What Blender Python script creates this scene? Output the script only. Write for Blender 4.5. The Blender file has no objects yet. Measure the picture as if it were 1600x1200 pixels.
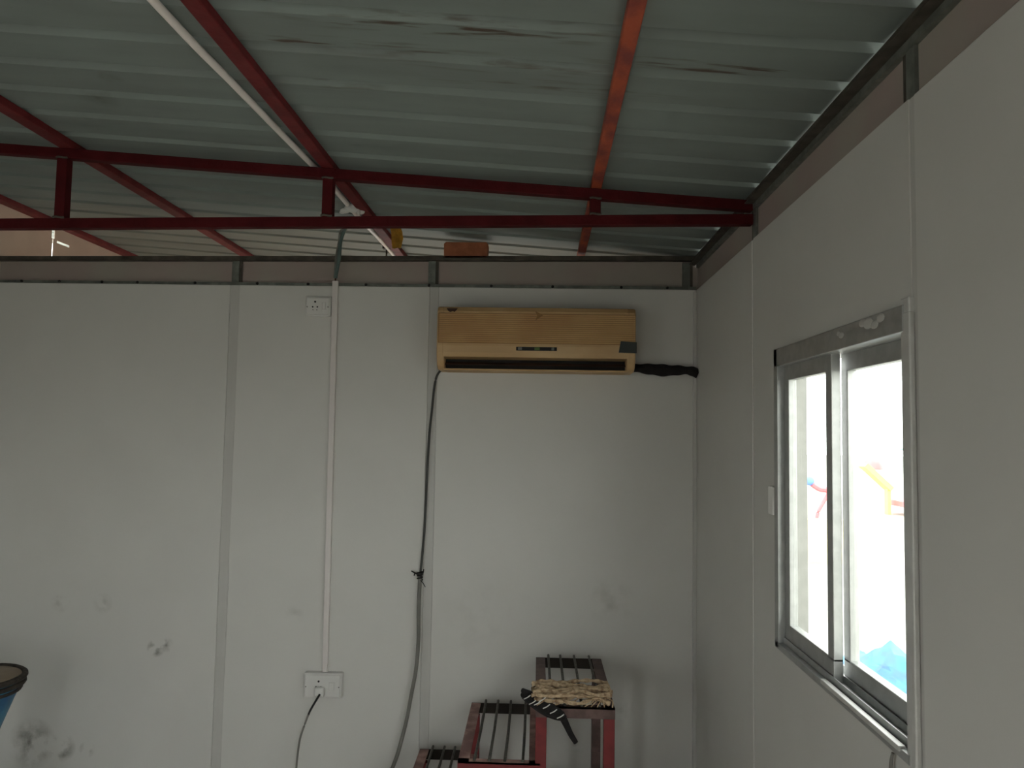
import bpy, bmesh, math, random
from mathutils import Vector, Matrix
random.seed(7)
S = bpy.context.scene
COL = S.collection
PI = math.pi

# ------------------------------------------------------------------ camera
PITCH, YAW, ROLL, EYE = .0641, .033, .0169, 1.6
fw = Vector((-math.sin(YAW)*math.cos(PITCH), math.cos(YAW)*math.cos(PITCH), math.sin(PITCH)))
ri = Vector((math.cos(YAW), math.sin(YAW), 0))
up = ri.cross(fw)
rr = ri*math.cos(ROLL) + up*math.sin(ROLL)
uu = -ri*math.sin(ROLL) + up*math.cos(ROLL)
cd = bpy.data.cameras.new('camera'); cam = bpy.data.objects.new('camera', cd); COL.objects.link(cam)
m = Matrix((rr, uu, -fw)).transposed().to_4x4(); m.translation = (0, 0, EYE)
cam.matrix_world = m
cd.sensor_width = 36; cd.lens = 27; cd.clip_start = .02; cd.clip_end = 500
S.camera = cam

# ------------------------------------------------------------------ sky, sun, exposure
W = bpy.data.worlds.new('world'); S.world = W; W.use_nodes = True
bg = W.node_tree.nodes['Background']
bg.inputs[0].default_value = (.95, .97, .955, 1); bg.inputs[1].default_value = 8.0
sd = bpy.data.lights.new('sun', 'SUN'); sd.energy = 1.0; sd.angle = .02; sd.color = (1, .96, .90)
sun = bpy.data.objects.new('sun', sd); COL.objects.link(sun)
sun.rotation_euler = Vector((.60, -.20, .77)).to_track_quat('Z', 'Y').to_euler()
S.view_settings.view_transform = 'Standard'; S.view_settings.look = 'None'
S.view_settings.gamma = 1; S.view_settings.use_curve_mapping = False
S.view_settings.exposure = .22
S.cycles.max_bounces = 12; S.cycles.diffuse_bounces = 8; S.cycles.transparent_max_bounces = 12
S.cycles.use_denoising = True
S.cycles.sample_clamp_indirect = 8

# ------------------------------------------------------------------ materials
def mat(name, col, rough=.6, metal=0, var=.08, scale=8, bump=0, bscale=60, stretch=(1,1,1), col2=None, lo=.4, hi=.62, spec=.5):
    m = bpy.data.materials.new(name); m.use_nodes = True
    nt = m.node_tree; N = nt.nodes; L = nt.links; b = N['Principled BSDF']
    b.inputs['Roughness'].default_value = rough; b.inputs['Metallic'].default_value = metal
    b.inputs['Specular IOR Level'].default_value = spec
    tc = N.new('ShaderNodeTexCoord'); mp = N.new('ShaderNodeMapping'); mp.inputs['Scale'].default_value = stretch
    L.new(tc.outputs['Object'], mp.inputs[0])
    nz = N.new('ShaderNodeTexNoise'); nz.inputs['Scale'].default_value = scale; nz.inputs['Detail'].default_value = 5
    L.new(mp.outputs[0], nz.inputs[0])
    rp = N.new('ShaderNodeValToRGB'); rp.color_ramp.elements[0].position = lo; rp.color_ramp.elements[1].position = hi
    c2 = col2 or tuple(c*(1-var*2) for c in col)
    rp.color_ramp.elements[0].color = (*c2, 1); rp.color_ramp.elements[1].color = (*col, 1)
    L.new(nz.outputs[0], rp.inputs[0]); L.new(rp.outputs[0], b.inputs['Base Color'])
    if bump:
        n2 = N.new('ShaderNodeTexNoise'); n2.inputs['Scale'].default_value = bscale; L.new(mp.outputs[0], n2.inputs[0])
        bp = N.new('ShaderNodeBump'); bp.inputs['Strength'].default_value = bump; bp.inputs['Distance'].default_value = .01
        L.new(n2.outputs[0], bp.inputs['Height']); L.new(bp.outputs[0], b.inputs['Normal'])
    m['rp'] = 1
    return m

def smudges(m, spots, col=(.12, .11, .09), sc=(1, 1, 1), ns=28, lo=.45, hi=.8):
    """dirt marks with a shape of their own: (x, y, z, radius, strength)"""
    nt = m.node_tree; N = nt.nodes; L = nt.links; b = N['Principled BSDF']
    src = b.inputs['Base Color'].links[0].from_socket
    geo = N.new('ShaderNodeNewGeometry')
    nz = N.new('ShaderNodeTexNoise'); nz.inputs['Scale'].default_value = ns; nz.inputs['Detail'].default_value = 6
    vm = N.new('ShaderNodeVectorMath'); vm.operation = 'MULTIPLY'; vm.inputs[1].default_value = sc
    L.new(geo.outputs['Position'], vm.inputs[0]); L.new(vm.outputs[0], nz.inputs[0])
    for (x, y, z, r, s) in spots:
        d = N.new('ShaderNodeVectorMath'); d.operation = 'DISTANCE'; L.new(vm.outputs[0], d.inputs[0]); d.inputs[1].default_value = (x*sc[0], y*sc[1], z*sc[2])
        mr = N.new('ShaderNodeMapRange'); mr.inputs['From Min'].default_value = r; mr.inputs['From Max'].default_value = 0
        mr.inputs['To Min'].default_value = 0; mr.inputs['To Max'].default_value = 1; L.new(d.outputs['Value'], mr.inputs['Value'])
        m2 = N.new('ShaderNodeMapRange'); m2.inputs['From Min'].default_value = lo; m2.inputs['From Max'].default_value = hi
        L.new(nz.outputs[0], m2.inputs['Value'])
        mu = N.new('ShaderNodeMath'); mu.operation = 'MULTIPLY'; L.new(mr.outputs[0], mu.inputs[0]); L.new(m2.outputs[0], mu.inputs[1])
        m3 = N.new('ShaderNodeMath'); m3.operation = 'MULTIPLY'; L.new(mu.outputs[0], m3.inputs[0]); m3.inputs[1].default_value = s; m3.use_clamp = True
        mx = N.new('ShaderNodeMix'); mx.data_type = 'RGBA'
        L.new(m3.outputs[0], mx.inputs[0]); L.new(src, mx.inputs[6]); mx.inputs[7].default_value = (*col, 1)
        src = mx.outputs[2]
    L.new(src, b.inputs['Base Color'])

M = {}
M['wall'] = mat('white_laminate', (.62, .615, .585), .5, var=.015, scale=3, bump=.03, bscale=90)
M['wall2'] = mat('white_laminate_window_side', (.60, .595, .565), .5, var=.015, scale=3, bump=.03, bscale=90)
smudges(M['wall'], [(-1.74, 3.56, .585, .045, 3.4), (-1.69, 3.56, .60, .035, 2.6), (-2.30, 3.56, .14, .12, 1.9), (-2.16, 3.56, .125, .07, 2.2), (-2.04, 3.56, .12, .04, 2.0), (-2.2, 3.56, .78, .05, .9),
                    (-2.0, 3.56, .78, .05, .8), (.4, 3.56, .35, .08, .6), (.35, 3.56, .85, .12, .4), (-.25, 3.56, .75, .2, .2), (-1.1, 3.56, .75, .05, .4)], ns=14)
M['strip'] = mat('grey_joint_strip', (.52, .515, .49), .45, var=.02)
M['rear_panel'] = mat('beige_panel', (.62, .50, .41), .6, var=.03)
M['fascia'] = mat('fibre_board', (.33, .30, .265), .8, var=.08, scale=3, col2=(.33, .265, .245))
M['galv'] = mat('galvanised_steel', (.20, .215, .19), .5, .3, var=.18, scale=22)
M['darksteel'] = mat('dark_grimy_steel', (.085, .075, .06), .7, .2, var=.2, scale=20)
M['red'] = mat('red_oxide_steel', (.17, .022, .024), .65, .0, var=.14, scale=14, bump=.15, spec=.25)
M['dred'] = mat('dark_red_oxide_steel', (.072, .007, .009), .7, .0, var=.12, scale=14, bump=.15, spec=.12)
M['orange'] = mat('patchy_red_orange_steel', (.40, .075, .03), .65, 0, scale=9, bump=.15, col2=(.20, .035, .028), lo=.40, hi=.60, stretch=(2, 1, 2))
M['redstool'] = mat('bright_red_painted_steel', (.19, .020, .022), .6, 0, var=.12, scale=20)
M['sheet'] = mat('grey_green_roof_sheet', (.205, .245, .232), .65, .0, scale=3.0, bump=.05, bscale=12, col2=(.178, .206, .197), lo=.35, hi=.65, stretch=(.7, 3, 1))
smudges(M['sheet'], [(-.50, 1.79, 2.53, .45, 2.4), (-.2, 1.67, 2.5, .5, 2.2), (.45, 1.77, 2.47, .4, 2.4), (-.1, 1.84, 2.5, .4, 1.2), (.05, 1.93, 2.5, .4, 1.2), (-.6, 2.02, 2.55, .3, 1.0)], (.07, .045, .03), sc=(1, 9, 3), ns=7, lo=.50, hi=.75)
smudges(M['sheet'], [(-1.24, 2.05, 2.58, .07, 1.5), (-1.34, 2.22, 2.59, .07, 1.5), (-1.45, 2.38, 2.59, .06, 1.3), (-.62, 2.35, 2.54, .06, 1.0)], (.10, .10, .09), ns=9)
M['alu'] = mat('mill_aluminium', (.42, .43, .42), .42, .55, var=.06, scale=30)
M['alu_light'] = mat('pale_aluminium', (.62, .62, .60), .45, .3, var=.04, scale=30)
M['reveal'] = mat('darkened_aluminium', (.30, .30, .28), .5, .2, var=.06, scale=30)  # aluminium colour darkened so the daylit reveal does not blow out
M['bright'] = mat('white_foam', (.88, .88, .86), .6, var=.01)
M['white'] = mat('white_plastic', (.66, .655, .63), .4, var=.02)
M['duct'] = mat('white_duct', (.70, .66, .64), .45, var=.02)
M['conduit'] = mat('white_pvc_pipe', (.82, .77, .73), .4, var=.02)
M['cream'] = mat('yellowed_plastic', (.56, .38, .19), .45, var=.05, scale=6, col2=(.50, .32, .145))
M['grille'] = mat('yellowed_grille_plastic', (.47, .285, .105), .5, var=.08, scale=5, col2=(.40, .215, .07))
M['black'] = mat('matt_black', (.012, .012, .012), .8, var=.1)
M['foam'] = mat('black_pipe_foam', (.012, .010, .010), .95, var=.2, scale=30, bump=.5, bscale=80)
M['tape'] = mat('glossy_black_tape', (.025, .032, .03), .35, var=.1)
M['scar'] = mat('dark_brown_scorch', (.05, .018, .008), .8, var=.2)
M['stain_gap_shade'] = mat('brown_stain_gap_shade', (.30, .16, .05), .7, var=.1)  # brown of the arrow mark, also painted shade between grille slats
M['cable'] = mat('grey_black_cable', (.05, .05, .045), .6, var=.1)
M['cable_pale'] = mat('grey_cable', (.20, .195, .175), .6, var=.1)
M['flex'] = mat('grey_green_flex', (.10, .15, .14), .6, var=.1)
M['yellow'] = mat('yellow_plastic', (.60, .32, .03), .6, var=.15, scale=30)
M['brick'] = mat('orange_brown_block', (.36, .12, .055), .85, var=.12, scale=20, bump=.3)
M['ground'] = mat('pale_sand', (.34, .33, .30), .9, var=.04, scale=.6)
M['floor'] = mat('grey_vinyl_floor', (.36, .32, .27), .5, var=.06, scale=4)
M['floor2'] = mat('brown_board_floor', (.62, .43, .27), .6, var=.08, scale=4)
M['jute'] = mat('jute_fibre', (.52, .39, .25), .9, scale=60, bump=.5, bscale=200, col2=(.22, .13, .07), lo=.3, hi=.55)
M['stair_top'] = mat('grimy_stair_steel', (.14, .085, .075), .6, .1, var=.2, scale=25)
M['stair_side'] = mat('worn_pink_brown_steel', (.40, .24, .205), .6, .0, scale=14, col2=(.20, .10, .09))
M['stair_dark'] = mat('blackened_steel', (.03, .022, .015), .7, .1, var=.2)
M['rod'] = mat('ribbed_bar_steel', (.11, .105, .085), .6, .3, var=.2, scale=40)
M['drum'] = mat('blue_painted_shell', (.03, .17, .27), .45, var=.2, scale=12, col2=(.02, .09, .20))
M['rim'] = mat('dark_rim', (.045, .036, .028), .8, var=.3, scale=40, bump=.4)
M['skin'] = mat('goat_skin', (.38, .30, .22), .7, var=.1, scale=10)
M['r_out'] = mat('outdoor_red', (.85, .17, .19), .5, var=.05)
M['y_out'] = mat('outdoor_yellow', (.88, .80, .16), .5, var=.05)
M['g_out'] = mat('outdoor_green', (.05, .16, .12), .5, var=.05)
M['b_out'] = mat('outdoor_blue', (.14, .28, .80), .5, var=.05)
M['tarp'] = mat('blue_tarp', (.16, .34, .62), .5, scale=5, col2=(.13, .45, .60))
M['yw'] = mat('pale_yellow_render', (.66, .58, .36), .8, var=.05)
M['led'] = mat('green_lens', (.09, .16, .03), .3, var=.1)

def glass():
    m = bpy.data.materials.new('window_glass'); m.use_nodes = True
    nt = m.node_tree; N = nt.nodes; L = nt.links
    for n in list(N): N.remove(n)
    o = N.new('ShaderNodeOutputMaterial'); mx = N.new('ShaderNodeMixShader'); t = N.new('ShaderNodeBsdfTransparent'); g = N.new('ShaderNodeBsdfGlossy')
    lw = N.new('ShaderNodeLayerWeight'); lw.inputs[0].default_value = .5
    pw = N.new('ShaderNodeMath'); pw.operation = 'POWER'; pw.inputs[1].default_value = 5; L.new(lw.outputs['Facing'], pw.inputs[0])
    f = N.new('ShaderNodeMath'); f.operation = 'MULTIPLY_ADD'; f.inputs[1].default_value = .8; f.inputs[2].default_value = .03; L.new(pw.outputs[0], f.inputs[0])
    t.inputs[0].default_value = (.87, .88, .86, 1); g.inputs['Roughness'].default_value = .02
    L.new(f.outputs[0], mx.inputs[0]); L.new(t.outputs[0], mx.inputs[1]); L.new(g.outputs[0], mx.inputs[2]); L.new(mx.outputs[0], o.inputs[0])
    return m
M['glass'] = glass()

# ------------------------------------------------------------------ mesh helpers
def box(bm, x0, x1, y0, y1, z0, z1):
    v = [bm.verts.new((x, y, z)) for x in (x0, x1) for y in (y0, y1) for z in (z0, z1)]
    for f in ((0,1,3,2), (4,6,7,5), (0,4,5,1), (2,3,7,6), (0,2,6,4), (1,5,7,3)):
        bm.faces.new([v[i] for i in f])
    return v
def prism(bm, prof, x0, x1, axis='x'):
    """polygon prof extruded; axis x: prof=(y,z); axis y: prof=(x,z); axis z: prof=(x,y)"""
    def P(a, p): return (a, p[0], p[1]) if axis == 'x' else (p[0], a, p[1]) if axis == 'y' else (p[0], p[1], a)
    A = [bm.verts.new(P(x0, p)) for p in prof]; B = [bm.verts.new(P(x1, p)) for p in prof]
    n = len(prof)
    bm.faces.new(A); bm.faces.new(B[::-1])
    for i in range(n): bm.faces.new((A[i], B[i], B[(i+1) % n], A[(i+1) % n]))
def bar(bm, a, b, w, h, upv=(0, 0, 1)):
    a = Vector(a); b = Vector(b); d = (b-a).normalized(); s = d.cross(Vector(upv)).normalized(); t = s.cross(d)
    R = [[bm.verts.new(p + s*sx*w/2 + t*sz*h/2) for sx, sz in ((-1,-1), (1,-1), (1,1), (-1,1))] for p in (a, b)]
    bm.faces.new(R[0][::-1]); bm.faces.new(R[1])
    for i in range(4): bm.faces.new((R[0][i], R[0][(i+1) % 4], R[1][(i+1) % 4], R[1][i]))
def catmull(pts, n=6):
    P = [Vector(p) for p in pts]; P = [P[0]*2-P[1]] + P + [P[-1]*2-P[-2]]; out = []
    for i in range(1, len(P)-2):
        for k in range(n):
            t = k/n; a, b, c, d = P[i-1:i+3]
            out.append(.5*((2*b)+(c-a)*t+(2*a-5*b+4*c-d)*t*t+(3*b-a-3*c+d)*t**3))
    out.append(P[-2]); return out
def tube(bm, pts, r, seg=8, sm=True, n=6, flat=None):
    P = catmull(pts, n) if sm and len(pts) > 2 else [Vector(p) for p in pts]
    rings = []; ref = Vector((.13, .2, .97)).normalized()
    for i, p in enumerate(P):
        d = (P[min(i+1, len(P)-1)] - P[max(i-1, 0)]).normalized()
        if abs(d.dot(ref)) > .95: ref = Vector((1, .1, 0)).normalized()
        s = d.cross(ref).normalized(); t = s.cross(d)
        R = r(i/(len(P)-1)) if callable(r) else r
        rings.append([bm.verts.new(p + s*R*math.cos(2*PI*k/seg) + t*R*math.sin(2*PI*k/seg)) for k in range(seg)])
    for a, b in zip(rings, rings[1:]):
        for k in range(seg): bm.faces.new((a[k], b[k], b[(k+1) % seg], a[(k+1) % seg]))
    bm.faces.new(rings[0]); bm.faces.new(rings[-1][::-1])
def lathe(bm, prof, c, seg=40, cap=True):
    rings = [[bm.verts.new((c[0]+r*math.cos(2*PI*k/seg), c[1]+r*math.sin(2*PI*k/seg), c[2]+z)) for k in range(seg)] for r, z in prof]
    for a, b in zip(rings, rings[1:]):
        for k in range(seg): bm.faces.new((a[k], a[(k+1) % seg], b[(k+1) % seg], b[k]))
    if cap: bm.faces.new(rings[0][::-1]); bm.faces.new(rings[-1])
def obj(name, bm, m, parent=None, smooth=False, bevel=0):
    bmesh.ops.recalc_face_normals(bm, faces=bm.faces)
    me = bpy.data.meshes.new(name); bm.to_mesh(me); bm.free()
    me.materials.append(M[m])
    if smooth:
        for p in me.polygons: p.use_smooth = True
        me.set_sharp_from_angle(angle=.7)
    o = bpy.data.objects.new(name, me); COL.objects.link(o)
    if parent:
        o.parent = parent; o.matrix_parent_inverse = Matrix.Translation(-parent.location)
    if bevel:
        b = o.modifiers.new('bevel', 'BEVEL'); b.width = bevel; b.segments = 2; b.limit_method = 'ANGLE'
    return o
def one(name, m, parent, f, *a, smooth=False, bevel=0, **k):
    bm = bmesh.new(); f(bm, *a, **k); return obj(name, bm, m, parent, smooth, bevel)
def bx(name, m, parent, *a, bevel=0): return one(name, m, parent, box, *a, bevel=bevel)
def thing(name, label, cat, loc=(0, 0, 0), group=None):
    o = bpy.data.objects.new(name, None); COL.objects.link(o); o.location = loc; o.empty_display_size = .1
    o['label'] = label; o['category'] = cat
    if group: o['group'] = group
    return o
def tag(o, label, cat, group=None):
    o['label'] = label; o['category'] = cat
    if group: o['group'] = group
    return o
def struct(name, label, cat, loc=(0, 0, 0)):
    o = thing(name, label, cat, loc); o['kind'] = 'structure'; return o

# ------------------------------------------------------------------ layout numbers (metres)
D, X, XL = 3.56, .733, -2.605          # back wall, window wall, left wall
YR, YF = -2.6, 6.6                    # wall behind the camera, far wall of the next room
ZT = 2.28                             # top of the white panels
RZ = lambda x: 2.441 - .071*(x - .733)    # underside of the roof pans
TOPC = lambda x: 2.416 - .0711*(x - .704) # top of the truss top chord

# ---- ground and floor
g = bx('ground', 'ground', None, -60, 80, -60, 90, -.5, -.3); tag(g, 'pale sunlit sand seen outside through the window', 'ground'); g['kind'] = 'structure'
fl = bx('floor', 'floor', None, XL-.05, X+.05, YR-.05, D+.0, -.3, 0); tag(fl, 'grey floor of the cabin under the stair and drum', 'floor'); fl['kind'] = 'structure'
f2 = bx('floor', 'floor2', None, XL-.05, X+.05, D+.1, YF+.05, -.3, 0); tag(f2, 'brown board floor of the room behind the partition', 'floor'); f2['kind'] = 'structure'

# ---- back wall
wb = struct('wall_back', 'white panelled partition wall with the air conditioner on it', 'wall', (0, D, 0))
for a, b in ((XL, -1.461), (-1.417, -.511), (-.469, X+.0)):
    bx('panel', 'wall', wb, a, b, D, D+.05, 0, ZT, bevel=.003)
for a, b in ((-1.461, -1.417), (-.511, -.469)):
    bx('joint_strip', 'strip', wb, a, b, D+.004, D+.045, 0, ZT, bevel=.002)
bm = bmesh.new(); prism(bm, [(XL, 2.262), (X+.02, 2.28), (X+.02, 2.425), (XL, 2.39)], D+.03, D+.055, 'y')
obj('fascia_board', bm, 'fascia', wb)
bm = bmesh.new(); prism(bm, [(XL, 2.388), (X+.02, 2.418), (X+.02, 2.440), (XL, 2.408)], D+.0, D+.06, 'y')
obj('top_channel', bm, 'darksteel', wb)
bm = bmesh.new(); prism(bm, [(XL, 2.27), (X-.0, 2.27), (X-.0, 2.296), (XL, 2.294)], D+.008, D+.031, 'y')
obj('bottom_channel', bm, 'galv', wb)
for a, mm in ((-1.438, 'darksteel'), (-.497, 'galv'), (X-.035, 'darksteel')):
    bx('post', 'galv', wb, a-.026, a+.008, D+.018, D+.05, 2.285, 2.41)
    bx('post_web', 'darksteel', wb, a+.004, a+.022, D+.022, D+.05, 2.285, 2.41)
for k, px in enumerate((3, 65, 135, 193, 287, 388, 470, 563, 664, 763, 860, 968, 1040)):
    x = (px-838)/337.
    bm = bmesh.new(); bmesh.ops.create_icosphere(bm, subdivisions=1, radius=.0075, matrix=Matrix.Translation((x, D+.006, 2.289)))
    obj('screw', bm, 'black', wb)

# ---- window wall (right)
wr = struct('wall_right', 'white panelled wall with the sliding window', 'wall', (X, 1.9, 0))
WY0, WY1, WZ0, WZ1 = 1.550, 2.350, .985, 1.862
bx('panel', 'wall2', wr, X, X+.05, 2.640, D+.05, 0, ZT, bevel=.003)
bm = bmesh.new()
for a in ((1.522, 2.622, 0, WZ0), (1.522, 2.622, WZ1, ZT), (1.522, WY0, WZ0, WZ1), (WY1, 2.622, WZ0, WZ1)):
    box(bm, X, X+.05, *a)
obj('panel', bm, 'wall2', wr)
bx('panel', 'wall2', wr, X, X+.05, .0, 1.500, 0, ZT, bevel=.003)
bm = bmesh.new()                        # unseen opening added behind the camera to light the back wall's left
for a in ((-1.3, -.02, 1.95, ZT), (-1.3, -1.28, 0, 1.95), (-.05, -.02, 0, 1.95)): box(bm, X, X+.05, *a)
obj('panel', bm, 'wall2', wr)
bx('panel', 'wall2', wr, X, X+.05, YR, -1.32, 0, ZT, bevel=.003)
for a, b in ((2.622, 2.640), (1.500, 1.522), (-.02, 0), (-1.32, -1.3)):
    bx('joint_strip', 'strip', wr, X+.003, X+.045, a, b, 0, ZT)
bx('joint_strip', 'alu_light', wr, X-.010, X+.002, 1.512, 1.541, 0, WZ1-.01, bevel=.003)
bx('fascia_board', 'fascia', wr, X+.012, X+.04, YR, D+.03, ZT-.01, 2.395)
bx('top_channel', 'galv', wr, X-.002, X+.04, YR, D, 2.383, 2.400)
bx('corner_strip', 'strip', wr, X-.016, X+.001, D-.016, D+.001, 0, ZT-.01, bevel=.004)
for y in (.35, 1.525, 2.628):
    bx('post', 'galv', wr, X+.004, X+.03, y-.024, y+.012, ZT-.002, 2.39)
    bx('post_web', 'darksteel', wr, X+.006, X+.03, y+.010, y+.028, ZT-.002, 2.39)
# ---- left wall: white panels below, beige panels above in the next room, with a slit and a tear that let daylight in
wl = struct('wall_left', 'beige side wall beyond the truss with pinholes of daylight', 'wall', (XL, 2, 0))
LY0, LY1, LZ0, LZ1 = -.7, .1, .9, 1.8      # unseen opening added behind the camera to light the window wall
bm = bmesh.new()
for a in ((YR, LY0, 0, 2.668), (LY1, D, 0, 2.668), (LY0, LY1, 0, LZ0), (LY0, LY1, LZ1, 2.668)): box(bm, XL-.05, XL, *a)
obj('panel', bm, 'wall', wl)
bm = bmesh.new()                        # thin cladding with a 10 mm open joint and a small tear
box(bm, XL-.002, XL, D, 3.972, 0, 2.600); box(bm, XL-.002, XL, D, 3.964, 2.600, 2.645); box(bm, XL-.002, XL, D, 3.972, 2.645, 2.668)
for z in (2.612, 2.632): box(bm, XL-.002, XL, 3.66, 3.668, z, z+.001)
obj('panel', bm, 'rear_panel', wl)
bm = bmesh.new(); S0 = 3.979
box(bm, XL-.002, XL, S0, YF, 0, 2.585)
box(bm, XL-.002, XL, S0, 4.01, 2.585, 2.597); box(bm, XL-.002, XL, 4.12, YF, 2.585, 2.597)
box(bm, XL-.002, XL, S0, YF, 2.597, 2.600); box(bm, XL-.002, XL, S0+.010, YF, 2.600, 2.645); box(bm, XL-.002, XL, S0, YF, 2.645, 2.668)
obj('panel', bm, 'rear_panel', wl)
# ---- wall behind the camera (door opening) and far wall of the next room (window opening)
wf = struct('wall_front', 'white wall behind the camera with a doorway', 'wall', (0, YR, 0))
bm = bmesh.new()
for a in ((XL, -1.5, 0, 2.6), (-1.1, X, 0, 2.6), (-1.5, -1.1, 2.05, 2.6)): box(bm, a[0], a[1], YR-.05, YR, a[2], a[3])
obj('panel', bm, 'wall', wf)
wn = struct('wall_far', 'far wall of the room behind the partition', 'wall', (0, YF, 0))
bm = bmesh.new()
for a in ((XL, -2.0, 0, 2.6), (.2, X, 0, 2.6), (-2.0, .2, 1.7, 2.6), (-2.0, .2, 0, .6)): box(bm, a[0], a[1], YF, YF+.05, a[2], a[3])
obj('panel', bm, 'rear_panel', wn)
bx('panel', 'rear_panel', wr, X+.0, X+.05, D+.05, YF, 0, 2.39)

# ---- roof: trapezoidal sheets, ribs along x, 0.183 m pitch
ce = struct('ceiling', 'grey green ribbed metal roof sheets seen from below', 'roof', (0, 2, 2.5))
PITCHR, Y0R = .183, 1.482
XA, XB = XL-.35, X+.16
def roof_sheet(j0, n, lap):
    bm = bmesh.new(); prof = []
    for j in range(j0, j0+n):
        y = Y0R - .055 + j*PITCHR           # rib start
        prof += [(y-.070, 0), (y, 0), (y+.012, .017), (y+.030, .017), (y+.046, 0)]
    prof.append((Y0R-.055+(j0+n)*PITCHR-.05, 0))
    rows = []
    for top in (0, 1):
        rows.append([[bm.verts.new((x, y, RZ(x)+z+lap+top*.0012)) for y, z in prof] for x in (XA, -1.6, -.4, XB)])
    for R in rows:
        for a, b in zip(R, R[1:]):
            for k in range(len(prof)-1): bm.faces.new((a[k], a[k+1], b[k+1], b[k]))
    obj('roof_sheet', bm, 'sheet', ce)
for i, j in enumerate(range(-24, 32, 5)): roof_sheet(j, 5, .0016*(i % 2))

# ---- roof truss and purlins
TY = 2.637
tr = thing('roof_truss', 'dark red steel truss spanning the room below the roof', 'truss', (0, TY, 2.3))
bm = bmesh.new(); prism(bm, [(XL, TOPC(XL)-.036), (X-.0, TOPC(X)-.036), (X-.0, TOPC(X)), (XL, TOPC(XL))], TY-.018, TY+.018, 'y'); obj('top_chord', bm, 'dred', tr, bevel=.003)
BZ = lambda x: 2.330 + .0137*(x-.704)
bm = bmesh.new(); prism(bm, [(XL, BZ(XL)), (X, BZ(X)), (X, BZ(X)+.036), (XL, BZ(XL)+.036)], TY-.018, TY+.018, 'y'); obj('bottom_chord', bm, 'dred', tr, bevel=.003)
for x in (-1.70, -.745, .192):
    z0, z1 = BZ(x)+.034, TOPC(x)-.034
    bx('web_post', 'dred', tr, x-.0185, x+.0185, TY-.018, TY+.018, z0, z1, bevel=.002)
    for z in (z0+.004, z1-.002):
        bm = bmesh.new(); tube(bm, [(x-.020, TY-.019, z), (x-.01, TY-.021, z+.002), (x+.01, TY-.021, z-.001), (x+.020, TY-.019, z)], .004, 6)
        obj('weld', bm, 'darksteel', tr)
PUR = [((-2.545, .2), (-2.535, 6.0), .05, 'red', 'red roof purlin at the foot of the beige wall, leftmost'),
       ((-1.685, .2), (-1.69, 6.0), .05, 'red', 'dark red roof purlin over the left truss post'),
       ((-.783, .2), (-.700, 6.0), .043, 'red', 'dark red roof purlin beside the white pipe'),
       ((.180, .2), (.216, 6.0), .036, 'orange', 'orange red patchy roof purlin, nearest the window wall')]
for (a, b, w, mm, lab) in PUR:
    bm = bmesh.new()
    def zz(x): return RZ(x)-.0135
    d = Vector((b[0]-a[0], b[1]-a[1], 0)); ya = YR
    xa = a[0] + (ya-a[1])*(b[0]-a[0])/(b[1]-a[1])
    # split so that it sits between truss chord and sheet
    bar(bm, (xa, ya, zz(xa)), (b[0], b[1], zz(b[0])), w, .026)
    tag(obj('purlin', bm, mm, None, bevel=.003), lab, 'beam', 'purlins carrying the roof sheets')
bm = bmesh.new(); box(bm, X-.006, X-.001, YR, YF, 2.400, RZ(X)-.001); box(bm, X-.03, X-.006, YR, YF, 2.400, 2.404)
tag(obj('eave_purlin', bm, 'darksteel', None), 'dark steel beam under the roof edge above the window wall', 'beam')

# ---- window
w1 = struct('window_1', 'aluminium sliding window with bright daylight behind two panes', 'window', (X, (WY0+WY1)/2, WZ0))
FI, FO = X-.012, X+.075
# outer frame rails with two tracks
bx('head_rail', 'alu', w1, FI, FO, WY0-.015, WY1+.015, WZ1-.048, WZ1+.006, bevel=.002)
bm = bmesh.new(); box(bm, FI, FO, WY0-.015, WY1+.015, WZ0-.006, WZ0+.012)
box(bm, X+.004, X+.007, WY0, WY1, WZ0+.012, WZ0+.03); box(bm, X+.036, X+.039, WY0, WY1, WZ0+.012, WZ0+.03); box(bm, X+.070, X+.073, WY0, WY1, WZ0+.012, WZ0+.03)
obj('sill_rail', bm, 'alu', w1)
bx('sill_lip', 'alu_light', w1, FI-.004, FI+.010, WY0+.02, 1.985, WZ0+.006, WZ0+.017, bevel=.001)
bx('jamb', 'alu', w1, FI, X+.022, WY1-.018, WY1+.015, WZ0-.006, WZ1+.006, bevel=.002)
bx('reveal', 'reveal', w1, X+.022, FO, WY1-.022, WY1+.015, WZ0, WZ1)
bm = bmesh.new(); box(bm, X-.008, FO, WY0-.034, WY0+.002, WZ0-.03, WZ1+.02)
obj('jamb', bm, 'alu_light', w1, bevel=.003)
# plaster left on the head rail
bm = bmesh.new()
for (y, z, s) in ((1.69, 1.853, .016), (1.66, 1.846, .012), (1.72, 1.858, .012), (1.84, 1.846, .010), (1.855, 1.852, .008), (1.63, 1.856, .012)):
    bmesh.ops.create_icosphere(bm, subdivisions=2, radius=s, matrix=Matrix.Translation((FI, y, z)) @ Matrix.Diagonal((.25, 1.6, .8, 1)))
obj('plaster_blob', bm, 'strip', w1, smooth=True)
def sash(y0, y1, xc, nm):
    z0, z1 = WZ0+.014, WZ1-.046; w = .038; t = .012
    s = bx('sash', 'alu', w1, xc-t, xc+t, y0, y1, z0, z0+.058, bevel=.002)
    for a in ((y0, y1, z1-.045, z1),): bx('rail', 'alu', s, xc-t, xc+t, *a, bevel=.002)
    for a in ((y0, y0+w, z0+.05, z1-.04), (y1-w, y1, z0+.05, z1-.04)): bx('stile', 'alu', s, xc-t, xc+t, *a, bevel=.002)
    bx('glass_pane', 'glass', s, xc-.002, xc+.002, y0+w-.004, y1-w+.004, z0+.054, z1-.041)
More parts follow.
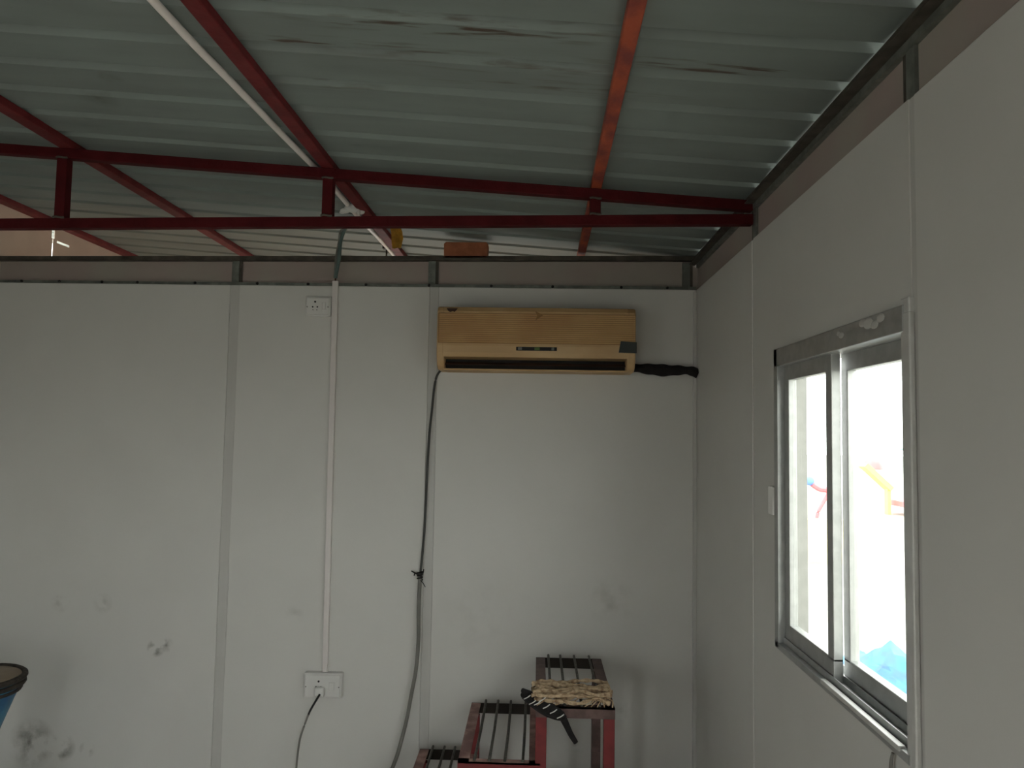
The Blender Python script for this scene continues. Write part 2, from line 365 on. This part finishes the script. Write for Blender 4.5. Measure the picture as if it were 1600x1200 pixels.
sash(1.962, WY1-.02, X+.021, 'far'); sash(WY0+.005, 1.985, X+.055, 'near')
la = bx('window_latch', 'bright', None, X-.016, X, 2.368, 2.414, 1.366, 1.452, bevel=.003)
tag(la, 'small white plastic block on the far edge of the window frame', 'latch')
bm = bmesh.new(); tube(bm, [(X-.008, 1.612, .972), (X-.010, 1.616, .95), (X-.008, 1.626, .90), (X-.008, 1.635, .80)], .0035, 6)
tag(obj('cord', bm, 'cable_pale', None, True), 'thin dark cord hanging below the near corner of the window', 'cord')

# ------------------------------------------------------------------ air conditioner
AX0, AX1 = -.450, .431
ac = thing('air_conditioner', 'yellowed wall mounted air conditioner with a ribbed front', 'air conditioner', (0, D, 1.88))
full = [(3.558, 2.163), (3.415, 2.163), (3.393, 2.158), (3.382, 2.140), (3.378, 1.985), (3.381, 1.955), (3.392, 1.915), (3.410, 1.892), (3.435, 1.880), (3.558, 1.878)]
notch = full[:5] + [(3.381, 1.955), (3.386, 1.936), (3.47, 1.930), (3.47, 1.886), (3.558, 1.878)]
bm = bmesh.new(); prism(bm, notch, AX0+.030, AX1-.034)
obj('housing', bm, 'cream', ac)
for a, b in ((AX0, AX0+.034), (AX1-.038, AX1)):
    bm = bmesh.new(); prism(bm, full, a, b); obj('end_cap', bm, 'cream', ac, bevel=.007)
bm = bmesh.new(); prism(bm, [(3.425, 1.879), (3.475, 1.879), (3.475, 1.888), (3.425, 1.887)], AX0+.03, AX1-.034)
obj('lower_lip', bm, 'cream', ac, bevel=.002)
bx('vent', 'black', ac, AX0+.034, AX1-.038, 3.462, 3.475, 1.886, 1.934)  # black slab paints in the shade inside the air outlet
bm = bmesh.new(); prism(bm, [(3.415, 1.902), (3.455, 1.915), (3.455, 1.918), (3.415, 1.905)], AX0+.036, AX1-.04)
obj('louver', bm, 'scar', ac)
# ribbed grille: slats a couple of pixels high, joined
bm = bmesh.new(); n = 14; gz0, gz1 = 1.998, 2.128
for i in range(n):
    z = gz0 + (gz1-gz0)*(i+.5)/n; h = (gz1-gz0)/n*.36
    prism(bm, [(3.382, z-h-.002), (3.3755, z-h), (3.374, z+h), (3.382, z+h+.002)], AX0+.010, AX1-.003)
gr = obj('grille', bm, 'grille', ac); gr['kind'] = 'stuff'
bx('grille_gap_shade', 'stain_gap_shade', ac, AX0+.006, AX1-.001, 3.3768, 3.380, gz0-.002, gz1+.002)  # darker plate added so the slat gaps read as shaded
dp = bx('display_panel', 'black', ac, -.096, .084, 3.3745, 3.381, 1.966, 1.982)
bx('indicator_lens', 'led', dp, -.015, .008, 3.373, 3.376, 1.968, 1.980)
bx('indicator_lens', 'galv', dp, .060, .072, 3.373, 3.376, 1.968, 1.980)
bx('indicator_lens', 'cable_pale', dp, -.088, -.070, 3.373, 3.376, 1.968, 1.980)
bm = bmesh.new(); prism(bm, [(.356, 1.962), (.364, 2.012), (.434, 2.008), (.434, 1.960)], 3.3705, 3.384, 'y'); tp = obj('tape_patch', bm, 'tape', ac); tp['label'] = 'black tape patch'
bm = bmesh.new(); prism(bm, [(-.408, 2.150), (-.360, 2.150), (-.366, 2.142), (-.374, 2.134), (-.380, 2.139), (-.392, 2.134), (-.402, 2.140)], 3.3775, 3.384, 'y'); sc = obj('chipped_hole', bm, 'scar', ac); sc['label'] = 'dark broken chip near the top left corner'
bm = bmesh.new(); prism(bm, [(-.014, 2.142), (.022, 2.123), (-.012, 2.100), (-.005, 2.121)], 3.3725, 3.380, 'y'); st = obj('sticker', bm, 'stain_gap_shade', ac); st['label'] = 'brown arrow shaped mark'
# small printed badge: a disc and two letter-like ticks
bm = bmesh.new()
bmesh.ops.create_cone(bm, cap_ends=True, segments=16, radius1=.0062, radius2=.0062, depth=.003, matrix=Matrix.Translation((-.408, 3.386, 1.951)) @ Matrix.Rotation(PI/2, 4, 'X'))
for (a, b, c, d) in ((-.397, -.3955, 1.948, 1.955), (-.397, -.392, 1.948, 1.9492), (-.389, -.3875, 1.948, 1.955), (-.389, -.384, 1.948, 1.9492), (-.389, -.384, 1.954, 1.955), (-.3855, -.384, 1.948, 1.9515)):
    box(bm, a, b, 3.3835, 3.388, c, d)
obj('badge', bm, 'scar', ac)
# insulated pipe from the unit into the corner
bm = bmesh.new()
pts = [(AX1-.02, 3.53, 1.912), (.47, 3.53, 1.907), (.53, 3.53, 1.903), (.59, 3.53, 1.899), (.65, 3.53, 1.901), (.70, 3.53, 1.899), (.733, 3.53, 1.888)]
tube(bm, pts, lambda t: .024+.004*math.sin(t*9+4)+.002*math.sin(t*31), 12)
tag(obj('insulated_pipe', bm, 'foam', None, True), 'black foam wrapped pipe from air conditioner to the room corner', 'pipe')
# power cable
cb = thing('power_cable', 'dark cable hanging from the air conditioner down the wall', 'cable', (-.47, D, 1.88))
y = D-.010
up_ = [(-.440, 3.50, 1.885), (-.462, y-.01, 1.868), (-.476, y, 1.823), (-.487, y, 1.70), (-.496, y, 1.585), (-.503, y, 1.38), (-.508, y, 1.172), (-.516, y, 1.03), (-.523, y-.004, .939)]
bm = bmesh.new(); tube(bm, up_, .0055, 8); obj('upper_length', bm, 'cable', cb, True)
lo_ = [(-.523, y-.004, .939), (-.524, y-.01, .80), (-.521, y-.02, .651), (-.528, y-.025, .53), (-.545, y-.03, .422), (-.562, y-.03, .32), (-.584, y-.03, .222), (-.61, y-.03, .13), (-.66, y-.03, .02), (-.72, y-.03, .008)]
bm = bmesh.new(); tube(bm, lo_, .0085, 8); obj('lower_length', bm, 'cable_pale', cb, True)
bm = bmesh.new()
for i in range(3):
    tube(bm, [(-.523+.011*math.cos(a), y-.006+.011*math.sin(a), .925+.012*i+.002*a) for a in [k*PI/3 for k in range(7)]], .0042, 6)
tube(bm, [(-.523, y-.01, .945), (-.545, y-.014, .957), (-.562, y-.012, .965)], .0035, 6)
tube(bm, [(-.52, y-.01, .94), (-.508, y-.016, .957), (-.505, y-.016, .975)], .003, 6)
tube(bm, [(-.52, y-.01, .925), (-.505, y-.016, .91), (-.496, y-.016, .895)], .002, 6)
tube(bm, [(-.545, y-.014, .957), (-.548, y-.018, .945)], .003, 6)
obj('knot', bm, 'black', cb, True)

# ------------------------------------------------------------------ sockets, ducts, conduits
def socket(x0, x1, z0, z1, label, dep=.03):
    t = thing('wall_socket', label, 'socket', ((x0+x1)/2, D, z0))
    bx('back_box', 'white', t, x0, x1, D-dep, D, z0, z1, bevel=.004)
    bx('face_plate', 'white', t, x0+.006, x1-.006, D-dep-.006, D-dep, z0+.006, z1-.006, bevel=.003)
    w = x1-x0; cx = x0+w*.40; cz = (z0+z1)/2; f = D-dep-.007
    for dx, dz, r in ((0, .020, .0045), (-.011, -.004, .0035), (.011, -.004, .0035), (-.009, -.018, .002), (.009, -.018, .002)):
        bm = bmesh.new(); bmesh.ops.create_cone(bm, cap_ends=True, segments=10, radius1=r, radius2=r, depth=.003, matrix=Matrix.Translation((cx+dx, f, cz+dz)) @ Matrix.Rotation(PI/2, 4, 'X'))
        obj('pin_hole', bm, 'black', t)
    bx('rocker', 'white', t, x0+w*.68, x0+w*.82, f-.004, f+.001, cz-.018, cz+.018, bevel=.002)
    for sx in (x0+.011, x1-.011):
        bm = bmesh.new(); bmesh.ops.create_cone(bm, cap_ends=True, segments=8, radius1=.0028, radius2=.0028, depth=.003, matrix=Matrix.Translation((sx, f, cz-.004)) @ Matrix.Rotation(PI/2, 4, 'X'))
        obj('screw', bm, 'cable_pale', t)
    return t
socket(-1.094, -.9735, 2.133, 2.226, 'white wall socket near the top of the wall, beside the duct', .018)
socket(-1.036, -.864, .392, .502, 'white socket box low on the wall with a plug in it', .035)
pl = thing('plug', 'white plug with cord in the low wall socket', 'plug', (-.955, 3.49, .42))
bm = bmesh.new(); box(bm, -.980, -.935, 3.490, 3.518, .405, .447); obj('plug_body', bm, 'white', pl, bevel=.008)
bm = bmesh.new(); tube(bm, [(-.952, 3.492, .420), (-.968, 3.482, .392), (-.990, 3.482, .352), (-1.003, 3.495, .325)], .0048, 8); o = obj('strain_relief', bm, 'black', pl, True)
bm = bmesh.new(); tube(bm, [(-1.000, 3.49, .332), (-1.018, 3.50, .285), (-1.038, 3.50, .22), (-1.050, 3.505, .12), (-1.055, 3.51, .01)], .0045, 8); obj('plug_cord', bm, 'cable_pale', pl, True)

bm = bmesh.new(); prism(bm, [(-.971, 2.302), (-.9435, 2.302), (-.936, .50), (-.960, .50)], D-.016, D+.0, 'y')
tag(obj('wall_duct', bm, 'duct', None, bevel=.002), 'white plastic duct running down the wall between the two sockets', 'duct')

cp = thing('ceiling_conduit', 'long white pipe under the roof beside a red purlin', 'pipe', (-.83, 2.6, 2.53))
pz = lambda x: RZ(x)-.0125
pts = [(-.905, -1.5), (-.880, .5), (-.861, 1.64), (-.844, 2.0), (-.818, 2.5), (-.802, 2.75)]
bm = bmesh.new(); tube(bm, [(x, yy, pz(x)) for x, yy in pts], .0105, 10, n=4); obj('pipe_length', bm, 'conduit', cp, True)
pts = [(-.801, 2.76), (-.798, 3.0), (-.796, 3.28)]
bm = bmesh.new(); tube(bm, [(x, yy, pz(x)-.001) for x, yy in pts], .0105, 10, n=4); obj('pipe_length', bm, 'conduit', cp, True)
pts = [(-.796, 3.3), (-.780, 3.62), (-.766, 4.2), (-.752, 5.2)]
bm = bmesh.new(); tube(bm, [(x, yy, pz(x)-.001) for x, yy in pts], .0115, 10, n=4); obj('pipe_length', bm, 'conduit', cp, True)
bm = bmesh.new()
for (dx, dy, dz, s, e) in ((0, 0, 0, .030, (1.2, 1, .6)), (-.03, .0, -.010, .018, (1.2, 1, .6)), (.032, .02, -.006, .016, (1, 1, .9)), (.012, -.025, .002, .016, (1, 1, .8)), (-.045, .01, -.014, .009, (1.4, 1, .7)), (.026, .0, -.018, .010, (.8, .8, 1.3))):
    bmesh.ops.create_icosphere(bm, subdivisions=2, radius=s, matrix=Matrix.Translation((-.782+dx, 3.13+dy, 2.526+dz)) @ Matrix.Diagonal((*e, 1)))
obj('junction', bm, 'white', cp, True)

fx = thing('flexible_cable', 'grey green cable dropping from the roof pipe into the wall duct', 'cable', (-.95, D, 2.3))
bm = bmesh.new(); tube(bm, [(-.810, 3.22, 2.505), (-.862, 3.32, 2.485), (-.905, 3.42, 2.455), (-.930, 3.50, 2.40), (-.950, 3.540, 2.345), (-.957, 3.549, 2.315)], .0085, 8); obj('sleeve', bm, 'flex', fx, True)
bm = bmesh.new(); tube(bm, [(-.815, 3.24, 2.50), (-.880, 3.33, 2.485), (-.915, 3.43, 2.455), (-.944, 3.50, 2.40), (-.960, 3.545, 2.345), (-.962, 3.549, 2.315)], .0055, 8); obj('sleeve', bm, 'galv', fx, True)
bm = bmesh.new(); tube(bm, [(-.957, 3.549, 2.330), (-.958, 3.551, 2.30), (-.958, 3.552, 2.29)], .004, 6); obj('wires', bm, 'scar', fx, True)

bm = bmesh.new(); tube(bm, [(-.78, 3.86, 2.36), (-.782, 3.86, 2.535)], .0045, 6, sm=False)
box(bm, -.80, -.745, 3.84, 3.87, 2.53, 2.545)
tag(obj('hanger_rod', bm, 'darksteel', None), 'thin steel rod behind the partition beside the white pipe', 'rod')

bm = bmesh.new()
grid = [[bm.verts.new((-.640+.014*math.sin(i*1.1)*(.6 if j else .2)+.016*j-.03, 3.36+.02*i+.006*math.sin(i*2+j), 2.515-.020*i-.003*(j % 2))) for j in range(4)] for i in range(5)]
for a, b in zip(grid, grid[1:]):
    for k in range(3): bm.faces.new((a[k], a[k+1], b[k+1], b[k]))
bmesh.ops.solidify(bm, geom=bm.faces, thickness=.004)
tag(obj('yellow_wrapping', bm, 'yellow', None), 'yellow plastic wrapping caught on the purlin by the white pipe', 'wrapping')

bm = bmesh.new(); prism(bm, [(-.449, 2.417), (-.244, 2.419), (-.241, 2.488), (-.250, 2.497), (-.300, 2.495), (-.440, 2.496), (-.450, 2.488)], D+.0, D+.075, 'y')
tag(obj('wooden_block', bm, 'brick', None, bevel=.003), 'orange brown block lying on top of the partition wall', 'block')

# ------------------------------------------------------------------ stair of welded frames
st = thing('step_stand', 'red welded steel steps with bar treads against the wall', 'steps', (0, 3.15, 0))
RY0, RY1 = 2.85, 3.465
treads = [(.012, .298, .615), (-.268, .030, .412), (-.492, -.232, .207)]
for i, (x0, x1, z) in enumerate(treads):
    w, h = .040, .038
    fm = ('stair_top', 'redstool', 'redstool')[i]; sm = ('stair_top', 'stair_side', 'stair_side')[i]
    t = bx('tread', fm, st, x0, x1, RY0, RY0+.006, z-h, z)
    if i == 0: bx('front_rail', 'stair_top', t, x0, x1, RY0, RY0+.034, z-.005, z)
    else: bx('front_rail', sm, t, x0, x1, RY0, RY0+.034, z-.005, z)
    bx('back_rail', 'stair_dark', t, x0, x1, RY1-.005, RY1, z-h-.005, z); 
    bm = bmesh.new(); box(bm, x0, x0+w, RY0+.006, RY1-.005, z-.005, z); box(bm, x0, x0+.005, RY0+.006, RY1-.005, z-h, z-.005); obj('side_rail', bm, sm, t)
    bm = bmesh.new(); box(bm, x1-w, x1, RY0+.006, RY1-.005, z-.005, z); box(bm, x1-.005, x1, RY0+.006, RY1-.005, z-h, z-.005); obj('side_rail', bm, sm, t)
    for k in range(4):
        x = x0 + (x1-x0)*(k+.9)/4.9 + .006*math.sin(k*5+i)
        bm = bmesh.new(); tube(bm, [(x, RY0+.012, z+.003), (x+.003, (RY0+RY1)/2, z+.002), (x+.002, RY1+.018, z+.005)], .0055, 6, n=2)
        obj('bar', bm, 'rod', t, True)
for (x, i) in ((.012, 0), (.258, 0), (-.268, 1), (-.492, 2)):
    z = treads[i][2]-.039
    bx('leg', 'redstool', st, x, x+.040, RY0+.006, RY0+.034, 0, z, bevel=.002)
    bx('leg', 'redstool' if i else 'stair_top', st, x, x+.038, RY1-.04, RY1-.006, 0, z-.004, bevel=.002)
for (a, b, yy, z) in ((.02, .28, RY1-.01, .125), (-.26, .02, RY1-.01, .125), (-.48, -.26, RY1-.01, .09)):
    bm = bmesh.new(); bar(bm, (a, yy, z), (b, yy, z-.004), .012, .012); obj('brace', bm, 'rod', st)
for x in (.018, .292):
    bm = bmesh.new(); bar(bm, (x, RY0+.03, .15), (x, RY1-.03, .15), .012, .02); obj('brace', bm, 'redstool', st)

# jute rope hank over the top step
rp = thing('jute_rope', 'frayed beige jute rope bundle on the topmost step', 'rope', (.15, 2.93, .62))
for k in range(19):
    y0 = 2.872 + .016*(k % 9) + random.uniform(-.006, .006); z0 = .635 + (.014 if k >= 9 else 0) + random.uniform(-.002, .004)
    xs = [.005+random.uniform(-.01, .01), .06, .11, .17, .23, .287+random.uniform(-.008, .006)]
    bm = bmesh.new(); tube(bm, [(x, y0+random.uniform(-.026, .026), z0+random.uniform(-.005, .012)) for x in xs], lambda t, k=k: .0066+.0020*math.sin(t*40+k), 7)
    obj('strand', bm, 'jute', rp, True)
for k in range(22):
    x = random.uniform(.01, .28); yy = random.choice((2.853, 2.87, 3.0))
    bm = bmesh.new(); tube(bm, [(x, yy+.03, .642), (x+random.uniform(-.02, .02), yy, .640), (x+random.uniform(-.03, .03), yy-.012, .622)], .0022, 5)
    obj('loose_fibre', bm, 'jute', rp, True)
# black cord bundle hanging over the front of the step
bc = thing('black_cord_bundle', 'black cord bundle with white ties hanging over the top step', 'cord', (.05, 2.84, .62))
for k in range(7):
    bm = bmesh.new(); o = .008*k
    tube(bm, [(-.035+random.uniform(-.012, .006), 2.93-o, .645-.002*k), (.0, 2.90-o, .642-.004*k), (.045, 2.86-.5*o, .632-.006*k), (.09, 2.835-.003*k, .612-.004*k), (.118, 2.828, .585)], .0085, 7)
    obj('cord', bm, 'foam', bc, True)
bm = bmesh.new(); tube(bm, [(.100, 2.832, .60), (.118, 2.826, .57), (.138, 2.828, .53), (.157, 2.83, .50)], lambda t: .014-.005*t, 8); obj('cord_end', bm, 'foam', bc, True)
for (x, yy, z) in ((-.02, 2.885, .640), (.000, 2.862, .630), (.018, 2.85, .632), (.050, 2.838, .625), (.075, 2.822, .614), (.10, 2.816, .600), (.035, 2.85, .645)):
    bm = bmesh.new(); tube(bm, [(x-.012, yy-.012, z-.008), (x, yy-.018, z), (x+.012, yy-.012, z+.007)], .0020, 5); obj('tie', bm, 'white', bc, True)

# ------------------------------------------------------------------ goblet drum at the left edge
dr = thing('goblet_drum', 'blue goblet drum with dark rim and pale skin at the left', 'drum', (-2.175, 3.0, 0))
c = (-2.175, 3.0, 0)
DZ = -.040
bm = bmesh.new(); lathe(bm, [(.145, 0), (.142, .02), (.118, .12), (.090, .22), (.072, .32+DZ), (.072, .38+DZ), (.088, .44+DZ), (.110, .50+DZ), (.132, .56+DZ), (.152, .61+DZ), (.160, .64+DZ)], c); obj('shell', bm, 'drum', dr, True)
bm = bmesh.new(); lathe(bm, [(.002, .655+DZ), (.10, .655+DZ), (.150, .653+DZ), (.158, .648+DZ), (.158, .640+DZ), (.002, .640+DZ)], c, cap=False); obj('drum_head', bm, 'skin', dr, True)
def ring(bm, R, z, r, seg=40, wob=0):
    tube(bm, [(c[0]+(R+wob*math.sin(k*7))*math.cos(2*PI*k/seg), c[1]+(R+wob*math.sin(k*7))*math.sin(2*PI*k/seg), z+DZ) for k in range(seg+1)], r, 8, sm=False)
bm = bmesh.new(); ring(bm, .163, .648, .012, wob=.001); obj('rim', bm, 'rim', dr, True)
bm = bmesh.new(); ring(bm, .161, .624, .010, wob=.001); obj('rim', bm, 'rim', dr, True)
bm = bmesh.new(); ring(bm, .152, .600, .007); obj('rim', bm, 'rim', dr, True)

# ------------------------------------------------------------------ outside: play yard
def out(name, label, cat, loc): return thing(name, label, cat, loc)
pt = out('play_tower', 'green roofed play tower with red platform outside the window', 'play tower', (9.6, 20, -.3))
bm = bmesh.new(); bmesh.ops.create_cone(bm, cap_ends=True, segments=4, radius1=.75, radius2=.1, depth=.35, matrix=Matrix.Translation((10.0, 20, 1.50)) @ Matrix.Rotation(PI/4, 4, 'Z')); obj('roof', bm, 'g_out', pt)
for x, yy in ((9.58, 19.7), (10.4, 19.7), (9.9, 20.4), (10.6, 20.4)): bx('post', 'y_out', pt, x-.05, x+.05, yy-.05, yy+.05, -.3, 1.35)
bx('platform', 'r_out', pt, 9.15, 10.7, 19.6, 20.5, -.08, .06)
sl = out('slide', 'yellow slide beside the play tower seen through near pane', 'slide', (8.8, 20, -.3))
bm = bmesh.new(); bar(bm, (8.35, 20, .95), (9.0, 20, .35), .4, .12); obj('chute', bm, 'y_out', sl)
bx('stand', 'y_out', sl, 8.92, 9.0, 19.9, 20.1, -.3, .35)
um = out('parasol', 'red parasol on a pole seen through the near window pane', 'parasol', (8.75, 21, -.3))
bm = bmesh.new(); lathe(bm, [(.34, .5), (.32, .62), (.24, .78), (.12, .88), (.01, .92)], (8.95, 21, .3), 16, cap=True); obj('canopy', bm, 'r_out', um, True)
bm = bmesh.new(); tube(bm, [(8.95, 21, -.3), (8.95, 21, .85)], .03, 8, sm=False); obj('pole', bm, 'white', um)
sw = out('spring_rider', 'red rider toy with blue knob outside the far pane', 'play equipment', (6.3, 18, -.3))
bm = bmesh.new(); tube(bm, [(6.35, 18, .55), (6.52, 18, .45), (6.72, 18, .40), (6.95, 18, .1)], .07, 8); obj('body', bm, 'r_out', sw, True)
bm = bmesh.new(); tube(bm, [(6.75, 18, .38), (6.58, 18, .10), (6.48, 18, -.1), (6.45, 18, -.3)], .045, 8); obj('strut', bm, 'r_out', sw, True)
bm = bmesh.new(); bmesh.ops.create_icosphere(bm, subdivisions=2, radius=.11, matrix=Matrix.Translation((6.30, 18, .62))); obj('knob', bm, 'b_out', sw, True)
yw = bx('low_wall', 'yw', None, 3.6, 4.75, 12.0, 12.2, -.3, .36); tag(yw, 'low pale yellow wall outside, behind the far window pane', 'low wall')
# crumpled tarpaulin near the window
bm = bmesh.new(); n = 16
V = [[bm.verts.new((2.15+.07*i+.02*math.sin(j*2), 5.3+.11*j, -.3+max(0, .30*math.exp(-((i-9)/4.6)**2-((j-7)/4.5)**2)+.07*math.sin(i*1.3+j*.7)*math.cos(j*1.9)))) for j in range(n)] for i in range(n)]
for i in range(n-1):
    for j in range(n-1): bm.faces.new((V[i][j], V[i+1][j], V[i+1][j+1], V[i][j+1]))
bmesh.ops.solidify(bm, geom=bm.faces, thickness=.01)
tag(obj('tarpaulin', bm, 'tarp', None, True), 'crumpled blue tarpaulin on the ground outside the near pane', 'tarpaulin')
